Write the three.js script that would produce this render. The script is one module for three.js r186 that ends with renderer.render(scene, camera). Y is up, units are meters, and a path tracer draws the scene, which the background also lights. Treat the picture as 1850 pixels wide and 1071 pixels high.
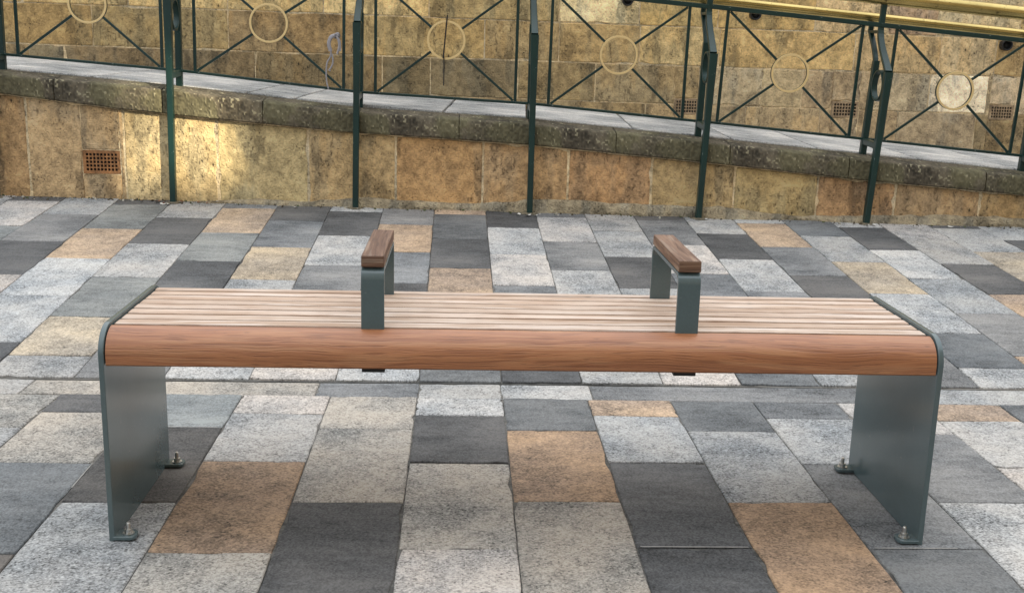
import * as THREE from 'three';
import { RoundedBoxGeometry } from 'three/addons/geometries/RoundedBoxGeometry.js';
import { mergeGeometries, mergeVertices } from 'three/addons/utils/BufferGeometryUtils.js';

// ---------------------------------------------------------------- camera, sky, sun, exposure
const scene = new THREE.Scene();
const camera = new THREE.PerspectiveCamera(30.31, 1024 / 592, 0.05, 400);
camera.position.set(0, 1.12, 0);
camera.rotation.set(-0.230396, -0.048619, 0.026376, 'YXZ');

const SUN = new THREE.Vector3(0.62, 0.50, 0.70).normalize();
const sun = new THREE.DirectionalLight(new THREE.Color(1.0, 0.88, 0.64), 4.8);
sun.target.position.set(0, 0.3, -4); sun.position.copy(SUN).multiplyScalar(40).add(sun.target.position);
sun.castShadow = true; sun.shadow.mapSize.set(2048, 2048); sun.shadow.radius = 1;
Object.assign(sun.shadow.camera, { left: -16, right: 16, top: 16, bottom: -16, near: 1, far: 90 });
scene.add(sun, sun.target);

const renderer = new THREE.WebGLRenderer({ antialias: true });
renderer.setSize(1024, 592);
renderer.toneMapping = THREE.LinearToneMapping;
renderer.toneMappingExposure = 1.44;
renderer.shadowMap.enabled = true;

// ---------------------------------------------------------------- random numbers and noise
function rng(seed) { let s = (seed * 2654435761) >>> 0 || 1; return () => { s ^= s << 13; s >>>= 0; s ^= s >>> 17; s ^= s << 5; s >>>= 0; return s / 4294967296; }; }
const clamp = (v, a = 0, b = 1) => v < a ? a : v > b ? b : v;
const lerp = (a, b, t) => a + (b - a) * t;
const sst = (a, b, x) => { const t = clamp((x - a) / (b - a)); return t * t * (3 - 2 * t); };
// one octave of smooth noise that repeats: px by py cells over w by h pixels
function field(w, h, px, py, seed) {
  const r = rng(seed), L = new Float32Array(px * py); for (let i = 0; i < L.length; i++) L[i] = r();
  const out = new Float32Array(w * h);
  const xi = new Int32Array(w), xj = new Int32Array(w), xt = new Float32Array(w);
  for (let x = 0; x < w; x++) { const f = x / w * px, i = Math.floor(f), t = f - i; xi[x] = i % px; xj[x] = (i + 1) % px; xt[x] = t * t * (3 - 2 * t); }
  for (let y = 0; y < h; y++) {
    const f = y / h * py, i = Math.floor(f), t = f - i, ty = t * t * (3 - 2 * t), a = (i % py) * px, b = ((i + 1) % py) * px;
    for (let x = 0; x < w; x++) { const t0 = xt[x], p = L[a + xi[x]] + (L[a + xj[x]] - L[a + xi[x]]) * t0, q = L[b + xi[x]] + (L[b + xj[x]] - L[b + xi[x]]) * t0; out[y * w + x] = p + (q - p) * ty; }
  }
  return out;
}
function fbm(w, h, px, py, oct, seed) {
  const out = new Float32Array(w * h); let amp = 1, tot = 0;
  for (let o = 0; o < oct; o++) { const f = field(w, h, px << o, py << o, seed + o * 17); for (let i = 0; i < out.length; i++) out[i] += f[i] * amp; tot += amp; amp *= 0.55; }
  for (let i = 0; i < out.length; i++) out[i] /= tot;
  return out;
}
const N1 = (() => { const r = rng(77), L = Array.from({ length: 512 }, r); return (x, s = 0) => { const i = Math.floor(x), t = x - i, u = t * t * (3 - 2 * t), g = k => L[((k + s * 37) % 512 + 512) % 512]; return g(i) + (g(i + 1) - g(i)) * u; }; })();
const toS = v => { v = clamp(v); return 255 * (v <= 0.0031308 ? 12.92 * v : 1.055 * Math.pow(v, 1 / 2.4) - 0.055); };
function colourTex(w, h, fn, sizeU, sizeV) {            // fn(i) gives linear rgb; the texture covers sizeU by sizeV metres
  const d = new Uint8Array(w * h * 4);
  for (let i = 0; i < w * h; i++) { const c = fn(i); d[i * 4] = toS(c[0]); d[i * 4 + 1] = toS(c[1]); d[i * 4 + 2] = toS(c[2]); d[i * 4 + 3] = 255; }
  return finish(new THREE.DataTexture(d, w, h), sizeU, sizeV, true);
}
function greyTex(w, h, fn, sizeU, sizeV) {
  const d = new Uint8Array(w * h * 4);
  for (let i = 0; i < w * h; i++) { const v = 255 * clamp(fn(i)); d[i * 4] = d[i * 4 + 1] = d[i * 4 + 2] = v; d[i * 4 + 3] = 255; }
  return finish(new THREE.DataTexture(d, w, h), sizeU, sizeV, false);
}
function finish(t, su, sv, srgb) {
  t.wrapS = t.wrapT = THREE.RepeatWrapping; t.magFilter = THREE.LinearFilter; t.minFilter = THREE.LinearMipmapLinearFilter; t.generateMipmaps = true; t.anisotropy = 8;
  if (srgb) t.colorSpace = THREE.SRGBColorSpace;
  t.repeat.set(1 / su, 1 / sv); t.needsUpdate = true; return t;
}

// ---------------------------------------------------------------- the sky: pale cloud all round
{
  const w = 512, h = 256, d = new Float32Array(w * h * 4), f = fbm(w, h, 6, 4, 5, 5);
  for (let y = 0; y < h; y++) for (let x = 0; x < w; x++) {
    const i = y * w + x, el = (y + 0.5) / h * Math.PI - Math.PI / 2, s = Math.max(0, Math.sin(el));
    const c = f[i], k = (0.33 + 1.28 * s) * (0.86 + 0.28 * c), b = sst(0.62, 0.42, c) * 0.08;
    d[i * 4] = k * (0.995 - b); d[i * 4 + 1] = k * (1.0 - b * 0.35); d[i * 4 + 2] = k * (1.012 + b * 0.3); d[i * 4 + 3] = 1;
  }
  const sky = new THREE.DataTexture(d, w, h, THREE.RGBAFormat, THREE.FloatType);
  sky.mapping = THREE.EquirectangularReflectionMapping; sky.magFilter = sky.minFilter = THREE.LinearFilter; sky.needsUpdate = true;
  scene.background = sky; scene.environment = sky;
}

// ---------------------------------------------------------------- materials
const S = 1024;
const M = {};
{ // flagstones: flamed granite with coarse crystals, and a finer sawn stone
  const a = field(S, S, 150, 170, 1), a2 = field(S, S, 190, 230, 12), b = field(S, S, 300, 300, 2), c = fbm(S, S, 5, 5, 5, 3), e = fbm(S, S, 24, 24, 2, 4);
  const spots = new Float32Array(S * S), rs = rng(404);   // trodden gum and grit, a few to the square metre
  for (let k = 0; k < 9; k++) { const x0 = rs() * S, y0 = rs() * S, R = 4 + 9 * rs(), amt = 0.15 + 0.25 * rs(); for (let y = -16; y <= 16; y++) for (let x = -16; x <= 16; x++) { const d = Math.hypot(x, y * (0.8 + 0.4 * rs() * 0.2)), j = ((Math.floor(y0) + y + S) % S) * S + (Math.floor(x0) + x + S) % S; spots[j] = Math.max(spots[j], amt * sst(R, R * 0.6, d)); } }
  const gr = i => (0.68 + 0.42 * (a[i] - 0.5) + 0.40 * (b[i] - 0.5) + 0.66 * (c[i] - 0.5) + 0.26 * (e[i] - 0.5) - 0.30 * sst(0.66, 0.88, a2[i]) + 0.16 * sst(0.76, 0.92, b[i])) * (1 - spots[i]);
  const granite = colourTex(S, S, i => { const v = clamp(gr(i), 0.10, 1), t = (c[i] - 0.5) * 0.16; return [v * (1 + t), v, v * (1 - t)]; }, 0.83, 0.83);
  const graniteB = greyTex(S, S, i => 0.5 + 0.55 * (a[i] - 0.5) + 0.35 * (b[i] - 0.5) - 0.3 * sst(0.66, 0.88, a2[i]), 0.83, 0.83);
  M.granite = new THREE.MeshStandardMaterial({ map: granite, bumpMap: graniteB, bumpScale: 0.0022, roughness: 0.8, vertexColors: true });
  const f = field(S, S, 240, 190, 21), g = field(S, S, 420, 420, 22), m = fbm(S, S, 4, 6, 5, 23), n = fbm(S, S, 18, 60, 3, 24);
  const fn = i => (0.66 + 0.40 * (f[i] - 0.5) + 0.34 * (g[i] - 0.5) + 0.90 * (m[i] - 0.5) + 0.34 * (n[i] - 0.5)) * (1 - spots[i]);
  const fine = colourTex(S, S, i => { const v = clamp(fn(i)), t = (m[i] - 0.5) * 0.12; return [v * (1 + t), v, v * (1 - t)]; }, 0.9, 0.9);
  const fineB = greyTex(S, S, i => 0.5 + 0.4 * (f[i] - 0.5) + 0.3 * (g[i] - 0.5) + 0.4 * (n[i] - 0.5), 0.9, 0.9);
  M.slate = new THREE.MeshStandardMaterial({ map: fine, bumpMap: fineB, bumpScale: 0.0014, roughness: 0.74, vertexColors: true });
  const tan = colourTex(S, S, i => { const v = clamp(0.64 + 0.40 * (a[i] - 0.5) + 0.36 * (b[i] - 0.5) + 0.60 * (m[i] - 0.5) + 0.30 * (e[i] - 0.5) - 0.22 * sst(0.70, 0.90, a2[i])), t = (m[i] - 0.5) * 0.35 + (c[i] - 0.5) * 0.25; return [v * (1 + t * 0.25), v, v * (1 - t * 0.55)]; }, 0.87, 0.87);
  M.tan = new THREE.MeshStandardMaterial({ map: tan, bumpMap: graniteB, bumpScale: 0.0018, roughness: 0.78, vertexColors: true });
  M.bed = new THREE.MeshStandardMaterial({ map: fine, color: new THREE.Color().setRGB(0.24, 0.225, 0.20), roughness: 0.95 });
  M.ramp = new THREE.MeshPhysicalMaterial({ map: fine, bumpMap: fineB, bumpScale: 0.0025, roughness: 0.95, specularIntensity: 0.3, vertexColors: true });
}
{ // weathered limestone: pitted ochre with grey film, dark runs and pale lime spots
  const a = fbm(S, S, 6, 6, 6, 31), b = field(S, S, 170, 170, 32), c = fbm(S, S, 3, 3, 6, 33), e = fbm(S, S, 34, 34, 3, 34), v = fbm(S, S, 14, 3, 5, 35), p = field(S, S, 130, 90, 36), qs = fbm(S, S, 60, 22, 3, 37), w = fbm(S, S, 8, 5, 6, 38);
  const rgb = i => {
    const pit = sst(0.72, 0.88, p[i]) * sst(0.42, 0.58, w[i]), scar = sst(0.66, 0.76, qs[i]) * sst(0.45, 0.6, c[i]);
    const k = 0.80 + 0.62 * (a[i] - 0.5) + 0.74 * (e[i] - 0.5) + 0.30 * (b[i] - 0.5) - 0.30 * pit - 0.30 * scar;
    const grey = sst(0.46, 0.60, c[i] * 0.55 + v[i] * 0.45) * 0.62, dark = 1 - 0.52 * sst(0.50, 0.62, v[i] * 0.45 + w[i] * 0.55) * sst(0.34, 0.56, e[i]), lime = sst(0.62, 0.72, e[i] * 0.5 + a[i] * 0.5) * 0.55;
    let r = k * 1.0, g = k * 0.885, bl = k * 0.70, m = (r + g + bl) / 3;
    r = lerp(r, m * 0.97, grey) * dark; g = lerp(g, m * 0.96, grey) * dark; bl = lerp(bl, m * 0.90, grey) * dark;
    return [lerp(clamp(r, 0.03), 1.0, lime), lerp(clamp(g, 0.03), 0.93, lime), lerp(clamp(bl, 0.02), 0.80, lime)];
  };
  const stone = colourTex(S, S, rgb, 1.05, 1.05);
  const stoneB = greyTex(S, S, i => 0.5 + 0.5 * (e[i] - 0.5) + 0.35 * (a[i] - 0.5) + 0.25 * (b[i] - 0.5) - 0.4 * sst(0.72, 0.88, p[i]), 1.05, 1.05);
  M.stone = new THREE.MeshStandardMaterial({ map: stone, bumpMap: stoneB, bumpScale: 0.006, roughness: 0.93, vertexColors: true });
  M.mortar = new THREE.MeshStandardMaterial({ map: stone, bumpMap: stoneB, bumpScale: 0.006, color: new THREE.Color().setRGB(0.92, 0.80, 0.60), roughness: 0.95 });
  M.fillet = new THREE.MeshStandardMaterial({ map: stone, bumpMap: stoneB, bumpScale: 0.012, color: new THREE.Color().setRGB(0.46, 0.42, 0.34), roughness: 0.95 });
  // mossy coping stone: dark crust, olive moss, pale lichen flecks
  const q = fbm(S, S, 10, 10, 4, 41), q2 = field(S, S, 110, 80, 42), q3 = fbm(S, S, 5, 5, 4, 43), q4 = fbm(S, S, 40, 26, 2, 44);
  const crust = colourTex(S, S, i => {
    const k = 0.088 + 0.15 * (q[i] - 0.47) + 0.07 * (q2[i] - 0.5) + 0.08 * (q3[i] - 0.5), moss = sst(0.52, 0.70, q3[i]) * 0.45, fl = sst(0.68, 0.78, q4[i] * 0.5 + q2[i] * 0.5) * 0.5;
    let r = k * 1.15, g = k * 0.96, b = k * 0.66; r = lerp(r, k * 1.0, moss); g = lerp(g, k * 0.96, moss); b = lerp(b, k * 0.42, moss);
    return [lerp(clamp(r, 0.036), 0.48, fl), lerp(clamp(g, 0.031), 0.43, fl), lerp(clamp(b, 0.02), 0.28, fl)];
  }, 0.95, 0.95);
  const crustB = greyTex(S, S, i => 0.45 + 0.6 * (q[i] - 0.5) + 0.5 * (q2[i] - 0.5) + 0.5 * (q4[i] - 0.5), 0.95, 0.95);
  M.crust = new THREE.MeshStandardMaterial({ map: crust, bumpMap: crustB, bumpScale: 0.008, roughness: 0.96 });
  M.airbrick = new THREE.MeshStandardMaterial({ map: stone, color: new THREE.Color().setRGB(0.42, 0.22, 0.11), roughness: 0.9 });
  M.airbrickPale = new THREE.MeshStandardMaterial({ map: stone, color: new THREE.Color().setRGB(0.46, 0.37, 0.28), roughness: 0.9 });
}
{ // hardwood: bleached boards, the red-brown front board, the darker arm caps
  const w = 2048, h = 512;
  const wav = fbm(w, h, 5, 5, 3, 56), wav2 = fbm(w, h, 24, 12, 2, 58);
  const raw = { a: fbm(w, h, 14, 96, 2, 51), b: fbm(w, h, 34, 230, 1, 52), c: fbm(w, h, 7, 9, 4, 53), e: field(w, h, 90, 256, 54), k: fbm(w, h, 10, 34, 3, 55) };
  // the grain wanders: every streak field is read along bent lines
  const bend = f => { const o = new Float32Array(w * h); for (let y = 0; y < h; y++) for (let x = 0; x < w; x++) { const i = y * w + x, yy = y + (wav[i] - 0.5) * 30 + (wav2[i] - 0.5) * 5, y0 = Math.floor(yy), t = yy - y0, p = ((y0 % h) + h) % h, q = (p + 1) % h; o[i] = f[p * w + x] * (1 - t) + f[q * w + x] * t; } return o; };
  const a = bend(raw.a), b = bend(raw.b), c = raw.c, e = bend(raw.e), k = bend(raw.k);
  const mix3 = (p, q, t) => [lerp(p[0], q[0], t), lerp(p[1], q[1], t), lerp(p[2], q[2], t)];
  const wood = (lo, hi, vein, glow, gain) => colourTex(w, h, i => {
    let col = mix3(lo, hi, sst(0.32, 0.68, a[i] * 0.45 + c[i] * 0.35 + k[i] * 0.2));
    col = mix3(col, vein, gain * sst(0.58, 0.82, b[i])); col = mix3(col, glow, 0.45 * sst(0.56, 0.72, k[i]));
    const d = 1 - 0.45 * sst(0.70, 0.92, e[i] * 0.6 + a[i] * 0.4); return [col[0] * d, col[1] * d, col[2] * d];
  }, 2.1, 0.42);
  const pale = wood([0.46, 0.31, 0.215], [0.66, 0.53, 0.435], [0.34, 0.20, 0.13], [0.78, 0.695, 0.63], 0.55);
  const red = wood([0.33, 0.132, 0.053], [0.455, 0.205, 0.090], [0.20, 0.074, 0.030], [0.52, 0.275, 0.137], 0.55);
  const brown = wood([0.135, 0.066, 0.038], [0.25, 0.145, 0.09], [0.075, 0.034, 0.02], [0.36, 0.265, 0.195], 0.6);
  const woodB = greyTex(w, h, i => 0.5 + 0.4 * (a[i] - 0.5) - 0.4 * sst(0.55, 0.85, b[i]) - 0.4 * sst(0.70, 0.92, e[i]), 2.1, 0.42);
  M.slats = [[1, 1, 1], [1.06, 1.05, 1.04], [0.93, 0.90, 0.87]].map(t => new THREE.MeshStandardMaterial({ map: pale, bumpMap: woodB, bumpScale: 0.0012, roughness: 0.55, color: new THREE.Color().setRGB(...t) })); M.slat = M.slats[0];
  M.board = new THREE.MeshPhysicalMaterial({ map: red, color: new THREE.Color().setRGB(0.92, 0.83, 0.76), bumpMap: woodB, bumpScale: 0.001, roughness: 0.5, clearcoat: 0.55, clearcoatRoughness: 0.36 });
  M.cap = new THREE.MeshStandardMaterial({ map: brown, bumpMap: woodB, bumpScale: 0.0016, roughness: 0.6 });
}
{ // paint: railing green with small chips, bench grey-green, brass-coloured handrail
  const a = field(512, 512, 64, 64, 61), b = fbm(512, 512, 4, 4, 4, 62), c = field(512, 512, 200, 200, 63);
  const g = colourTex(512, 512, i => { const chip = sst(0.965, 0.985, a[i]), k = 0.8 + 0.5 * (b[i] - 0.5); return [lerp(0.0075 * k, 0.4, chip), lerp(0.040 * k, 0.42, chip), lerp(0.034 * k, 0.40, chip)]; }, 0.5, 0.5);
  M.green = new THREE.MeshStandardMaterial({ map: g, roughness: 0.36 });
  const p = colourTex(512, 512, i => { const k = 0.95 + 0.30 * (b[i] - 0.5) + 0.06 * (c[i] - 0.5), u = sst(0.955, 0.98, a[i]) * 0.25; return [lerp(0.098 * k, 0.3, u), lerp(0.138 * k, 0.3, u), lerp(0.145 * k, 0.29, u)]; }, 0.7, 0.7);
  const pb = greyTex(512, 512, i => 0.5 + 0.5 * (c[i] - 0.5), 0.4, 0.4);
  M.plate = new THREE.MeshPhysicalMaterial({ map: p, roughness: 0.2, ior: 1.6 });
  const br = colourTex(512, 512, i => { const k = 0.85 + 0.6 * (b[i] - 0.5) - 0.4 * sst(0.86, 0.97, a[i]); return [0.66 * k, 0.50 * k, 0.19 * k]; }, 0.6, 0.6);
  M.brass = new THREE.MeshStandardMaterial({ map: br, metalness: 0.85, roughness: 0.24 });
  M.gold = new THREE.MeshStandardMaterial({ color: new THREE.Color().setRGB(0.86, 0.64, 0.31), metalness: 0.2, roughness: 0.35 });
  M.steel = new THREE.MeshStandardMaterial({ color: new THREE.Color().setRGB(0.62, 0.61, 0.58), metalness: 0.95, roughness: 0.3 });
  M.black = new THREE.MeshStandardMaterial({ color: new THREE.Color().setRGB(0.012, 0.012, 0.013), roughness: 0.5 });
  M.rope = new THREE.MeshStandardMaterial({ color: new THREE.Color().setRGB(0.38, 0.36, 0.38), roughness: 0.95 });
  M.leaf = new THREE.MeshStandardMaterial({ color: new THREE.Color().setRGB(0.22, 0.075, 0.03), roughness: 0.8, side: THREE.DoubleSide });
  M.scrap = new THREE.MeshStandardMaterial({ color: new THREE.Color().setRGB(0.62, 0.60, 0.55), roughness: 0.9, side: THREE.DoubleSide });
  M.paleMortar = new THREE.MeshStandardMaterial({ color: new THREE.Color().setRGB(0.36, 0.345, 0.32), roughness: 0.95 });
  M.glass = new THREE.MeshStandardMaterial({ color: new THREE.Color().setRGB(0.03, 0.035, 0.04), roughness: 0.08 });
}

// ---------------------------------------------------------------- builders
const names = {};
function numbered(n) { names[n] = (names[n] ?? -1) + 1; return names[n] ? `${n}_${String(names[n]).padStart(3, '0')}` : n; }
function shade(o) { o.castShadow = o.receiveShadow = true; return o; }
function mesh(name, geo, mat, parent) { const m = shade(new THREE.Mesh(geo, mat)); m.name = parent === scene ? numbered(name) : name; parent.add(m); return m; }
function thing(name, label, category, group) { const g = new THREE.Group(); g.name = numbered(name); g.userData = { label, category }; if (group) g.userData.group = group; scene.add(g); return g; }
function setting(name) { const g = new THREE.Group(); g.name = name; g.userData = { kind: 'structure' }; scene.add(g); return g; }
function group(name, parent) { const g = new THREE.Group(); g.name = name; parent.add(g); return g; }
const V = (x, y, z) => new THREE.Vector3(x, y, z);

// a stone: four corners of its face (anticlockwise from outside), chipped edges, a small bevel, sides going down `depth`
let stoneSeed = 100;
function stone(c, depth, { bevel = 0.003, seg = 6, wob = 0.0012, chip = 0.05, tint = [1, 1, 1], bulge = 0 } = {}) {
  const r = rng(++stoneSeed), n = V().crossVectors(c[1].clone().sub(c[0]), c[3].clone().sub(c[0])).normalize();
  const tu = c[1].clone().sub(c[0]).normalize(), tv = V().crossVectors(n, tu), mid = c[0].clone().add(c[1]).add(c[2]).add(c[3]).multiplyScalar(0.25);
  const ou = r() * 7, ov = r() * 7, fl = r() < 0.5 ? -1 : 1, fv = r() < 0.5 ? -1 : 1;
  const outer = [], inner = [];
  for (let k = 0; k < 4; k++) {
    const a = c[k], b = c[(k + 1) % 4], len = a.distanceTo(b), e = b.clone().sub(a).normalize(), nin = V().crossVectors(n, e);
    for (let s = 0; s < seg; s++) {
      let t = s / seg; const ends = s === 0; if (!ends) t += (r() - 0.5) * 0.4 / seg;
      let off = (r() - 0.3) * wob; if (r() < chip) off += 0.002 + 0.006 * r() * (wob / 0.0012);
      const p = a.clone().addScaledVector(e, t * len).addScaledVector(nin, off);
      const toMid = mid.clone().sub(p), q = p.clone();
      if (ends) { const ep = c[(k + 3) % 4].clone().sub(a).normalize(); q.addScaledVector(e, bevel * (1 + r())).addScaledVector(ep, bevel * (1 + r())); p.addScaledVector(e, wob).addScaledVector(ep, wob); }
      else q.addScaledVector(nin, bevel * (0.7 + 0.8 * r()));
      p.addScaledVector(n, -bevel * (0.7 + 0.5 * r()));
      outer.push(p); inner.push(q);
    }
  }
  const pos = [], uv = [], idx = [], P = (p) => { pos.push(p.x, p.y, p.z); const d = p.clone().sub(mid); uv.push(ou + fl * d.dot(tu), ov + fv * d.dot(tv) - 0.7 * d.dot(n)); return pos.length / 3 - 1; };
  const m = outer.length, ci = P(mid.clone().addScaledVector(n, bulge)), ii = inner.map(P), oi = outer.map(P), bi = outer.map(p => P(p.clone().addScaledVector(n, -depth)));
  for (let k = 0; k < m; k++) { const j = (k + 1) % m; idx.push(ci, ii[k], ii[j], ii[k], oi[k], oi[j], ii[k], oi[j], ii[j], oi[k], bi[k], bi[j], oi[k], bi[j], oi[j]); }
  let g = new THREE.BufferGeometry(); g.setAttribute('position', new THREE.Float32BufferAttribute(pos, 3)); g.setAttribute('uv', new THREE.Float32BufferAttribute(uv, 2)); g.setIndex(idx);
  g = g.toNonIndexed(); g.computeVertexNormals();
  const col = new Float32Array(g.attributes.position.count * 3); for (let i = 0; i < col.length; i += 3) { col[i] = tint[0]; col[i + 1] = tint[1]; col[i + 2] = tint[2]; }
  g.setAttribute('color', new THREE.BufferAttribute(col, 3));
  return g;
}
const muted = (t, k) => { const m = (t[0] + t[1] + t[2]) / 3; return t.map(v => lerp(v, m, 0.11) * k); };
// a surface swept along x: rows of points per station
function grid(rows, closeU = false, uvf) {
  const pos = [], uv = [], idx = [], nu = rows[0].length;
  let acc = rows.map(() => 0);
  rows.forEach((row, i) => { let s = 0; row.forEach((p, j) => { if (j) s += p.distanceTo(row[j - 1]); pos.push(p.x, p.y, p.z); uv.push(...(uvf ? uvf(p, i, j, s) : [p.x, s])); }); });
  for (let i = 0; i + 1 < rows.length; i++) for (let j = 0; j + 1 < nu; j++) { const a = i * nu + j, b = a + 1, c = a + nu, d = c + 1; idx.push(a, c, b, b, c, d); }
  const g = new THREE.BufferGeometry(); g.setAttribute('position', new THREE.Float32BufferAttribute(pos, 3)); g.setAttribute('uv', new THREE.Float32BufferAttribute(uv, 2)); g.setIndex(idx); g.computeVertexNormals(); return g;
}
// box mapping in metres, u along the x axis of the piece
function boxUV(g, ou = 0, ov = 0, along = 'x') {
  const p = g.attributes.position, n = g.attributes.normal, uv = new Float32Array(p.count * 2);
  for (let i = 0; i < p.count; i++) {
    const x = p.getX(i), y = p.getY(i), z = p.getZ(i), ax = Math.abs(n.getX(i)), ay = Math.abs(n.getY(i)), az = Math.abs(n.getZ(i));
    let u, v;
    if (along === 'x') { u = ax > 0.8 ? z : x; v = ay >= az ? z : y + 0.31; if (ax > 0.8) v = y; }
    else if (along === 'z') { u = az > 0.8 ? x : z; v = ay >= ax ? x : y + 0.31; if (az > 0.8) v = y; }
    else { u = y; v = ax >= az ? z : x + 0.31; if (ay > 0.8) { u = x; v = z; } }
    uv[i * 2] = u + ou; uv[i * 2 + 1] = v + ov;
  }
  g.setAttribute('uv', new THREE.BufferAttribute(uv, 2)); return g;
}
function box(x0, x1, y0, y1, z0, z1, r = 0.002, along = 'x', ou = 0, ov = 0) {
  const g = new RoundedBoxGeometry(x1 - x0, y1 - y0, z1 - z0, 2, Math.min(r, (x1 - x0) / 2.1, (y1 - y0) / 2.1, (z1 - z0) / 2.1)); g.translate((x0 + x1) / 2, (y0 + y1) / 2, (z0 + z1) / 2); return boxUV(g, ou, ov, along);
}
// a flat bar through points, rectangular section: a wide along `side`, b thick
function bar(pts, side, a, b) {
  const out = [], N = pts.length, up = side.clone().normalize();
  const w = Array.isArray(a) ? a : pts.map(() => a);
  const rings = pts.map((p, i) => {
    const t = (i < N - 1 ? pts[i + 1].clone() : p.clone()).sub(i ? pts[i - 1] : p).normalize(), s = up.clone().addScaledVector(t, -up.dot(t)).normalize(), q = V().crossVectors(t, s);
    const A = w[i] / 2, B = b / 2, e = Math.min(A, B) * 0.22;
    return [[-A + e, -B], [A - e, -B], [A, -B + e], [A, B - e], [A - e, B], [-A + e, B], [-A, B - e], [-A, -B + e]].map(([x, y]) => p.clone().addScaledVector(s, x).addScaledVector(q, y));
  });
  const pos = [], uv = []; let L = 0;
  const tri = (p, q, r, up_) => { [p, q, r].forEach((o, k) => { pos.push(o[0].x, o[0].y, o[0].z); uv.push(o[1], o[2]); }); };
  for (let i = 0; i + 1 < N; i++) {
    const l2 = L + pts[i].distanceTo(pts[i + 1]); let s = 0;
    for (let k = 0; k < 8; k++) { const j = (k + 1) % 8, s2 = s + rings[i][k].distanceTo(rings[i][j]), A = [rings[i][k], L, s], B = [rings[i][j], L, s2], C = [rings[i + 1][k], l2, s], D = [rings[i + 1][j], l2, s2]; tri(A, B, C); tri(B, D, C); s = s2; }
    L = l2;
  }
  for (const [ring, flip] of [[rings[0], 1], [rings[N - 1], 0]]) for (let k = 1; k < 7; k++) { const A = [ring[0], 0, 0], B = [ring[k], 0.01, 0], C = [ring[k + 1], 0.01, 0.01]; flip ? tri(A, C, B) : tri(A, B, C); }
  let g = new THREE.BufferGeometry(); g.setAttribute('position', new THREE.Float32BufferAttribute(pos, 3)); g.setAttribute('uv', new THREE.Float32BufferAttribute(uv, 2)); g.computeVertexNormals(); return g;
}
function tube(pts, r, n = 10, seg = 40) {
  const c = pts.length > 2 ? new THREE.CatmullRomCurve3(pts) : new THREE.LineCurve3(pts[0], pts[1]); const g = new THREE.TubeGeometry(c, seg, r, n);
  const L = c.getLength(), uv = g.attributes.uv; for (let i = 0; i < uv.count; i++) uv.setXY(i, uv.getX(i) * L, uv.getY(i) * 2 * Math.PI * r); return g;
}
// a flat ring with a rectangular section, axis along z
function flatRing(R, rad, dep, seg = 40) {
  const e = Math.min(rad, dep) * 0.15, p = [[R - rad + e, -dep / 2], [R - e, -dep / 2], [R, -dep / 2 + e], [R, dep / 2 - e], [R - e, dep / 2], [R - rad + e, dep / 2], [R - rad, dep / 2 - e], [R - rad, -dep / 2 + e], [R - rad + e, -dep / 2]].map(q => new THREE.Vector2(...q));
  const g = new THREE.LatheGeometry(p, seg); g.rotateX(Math.PI / 2); return g;
}

// ---------------------------------------------------------------- the pavement
const ZT = -3.492, ZB = -3.336, SLOPE = 0.08;
const rearY = z => SLOPE * (ZT - z);
const Z0 = -5.991, KZ = 0.0496, wallZ = x => Z0 + KZ * x;
// where the long joints run: x = a z + b; then, lane by lane, where each slab begins and what stone it is
const FRONT_LINES = [ [0.0, -1.2527], [0.0083, -0.9438], [0.0005, -0.6834], [0.0015, -0.404], [0.0015, -0.1275], [-0.0031, 0.1319], [-0.0033, 0.4034], [-0.002, 0.6762], [0.002, 0.9564], [-0.0039, 1.2142], [-0.0051, 1.4787], [0.0, 1.7621] ];
const FRONT_ROWS = [
  '-3.333e -3.029l',
  '-3.338d -3.169e -2.767b -2.243k',
  '-3.348g -3.045k -2.518l',
  '-3.346p -3.173l -2.786n -2.251e',
  '-3.345e -3.048e -2.526d',
  '-3.340w -3.172d -2.787e -2.275p',
  '-3.341b -3.051n -2.538e',
  '-3.336t -3.182l -2.800d -2.286d',
  '-3.331b -3.053l -2.540n',
  '-3.329m -3.173l -2.799m -2.285b',
  '-3.330p -3.046m -2.547w',
  '-3.325t -3.168w -2.786p',
  '-3.328b',
];
const REAR_LINES = [ [0.0048, -2.1479], [0.0183, -1.7767], [0.0135, -1.5063], [0.0105, -1.2296], [0.0109, -0.9376], [0.0066, -0.6731], [0.0072, -0.3853], [0.0059, -0.1124], [0.0048, 0.1604], [0.0046, 0.4301], [0.0066, 0.7133], [0.0066, 0.9818], [0.0054, 1.25], [0.0089, 1.5384], [0.0119, 1.8258], [0.0113, 2.0934], [0.0223, 2.4099], [0.0163, 2.6471], [0.0345, 3.0263] ];
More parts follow.
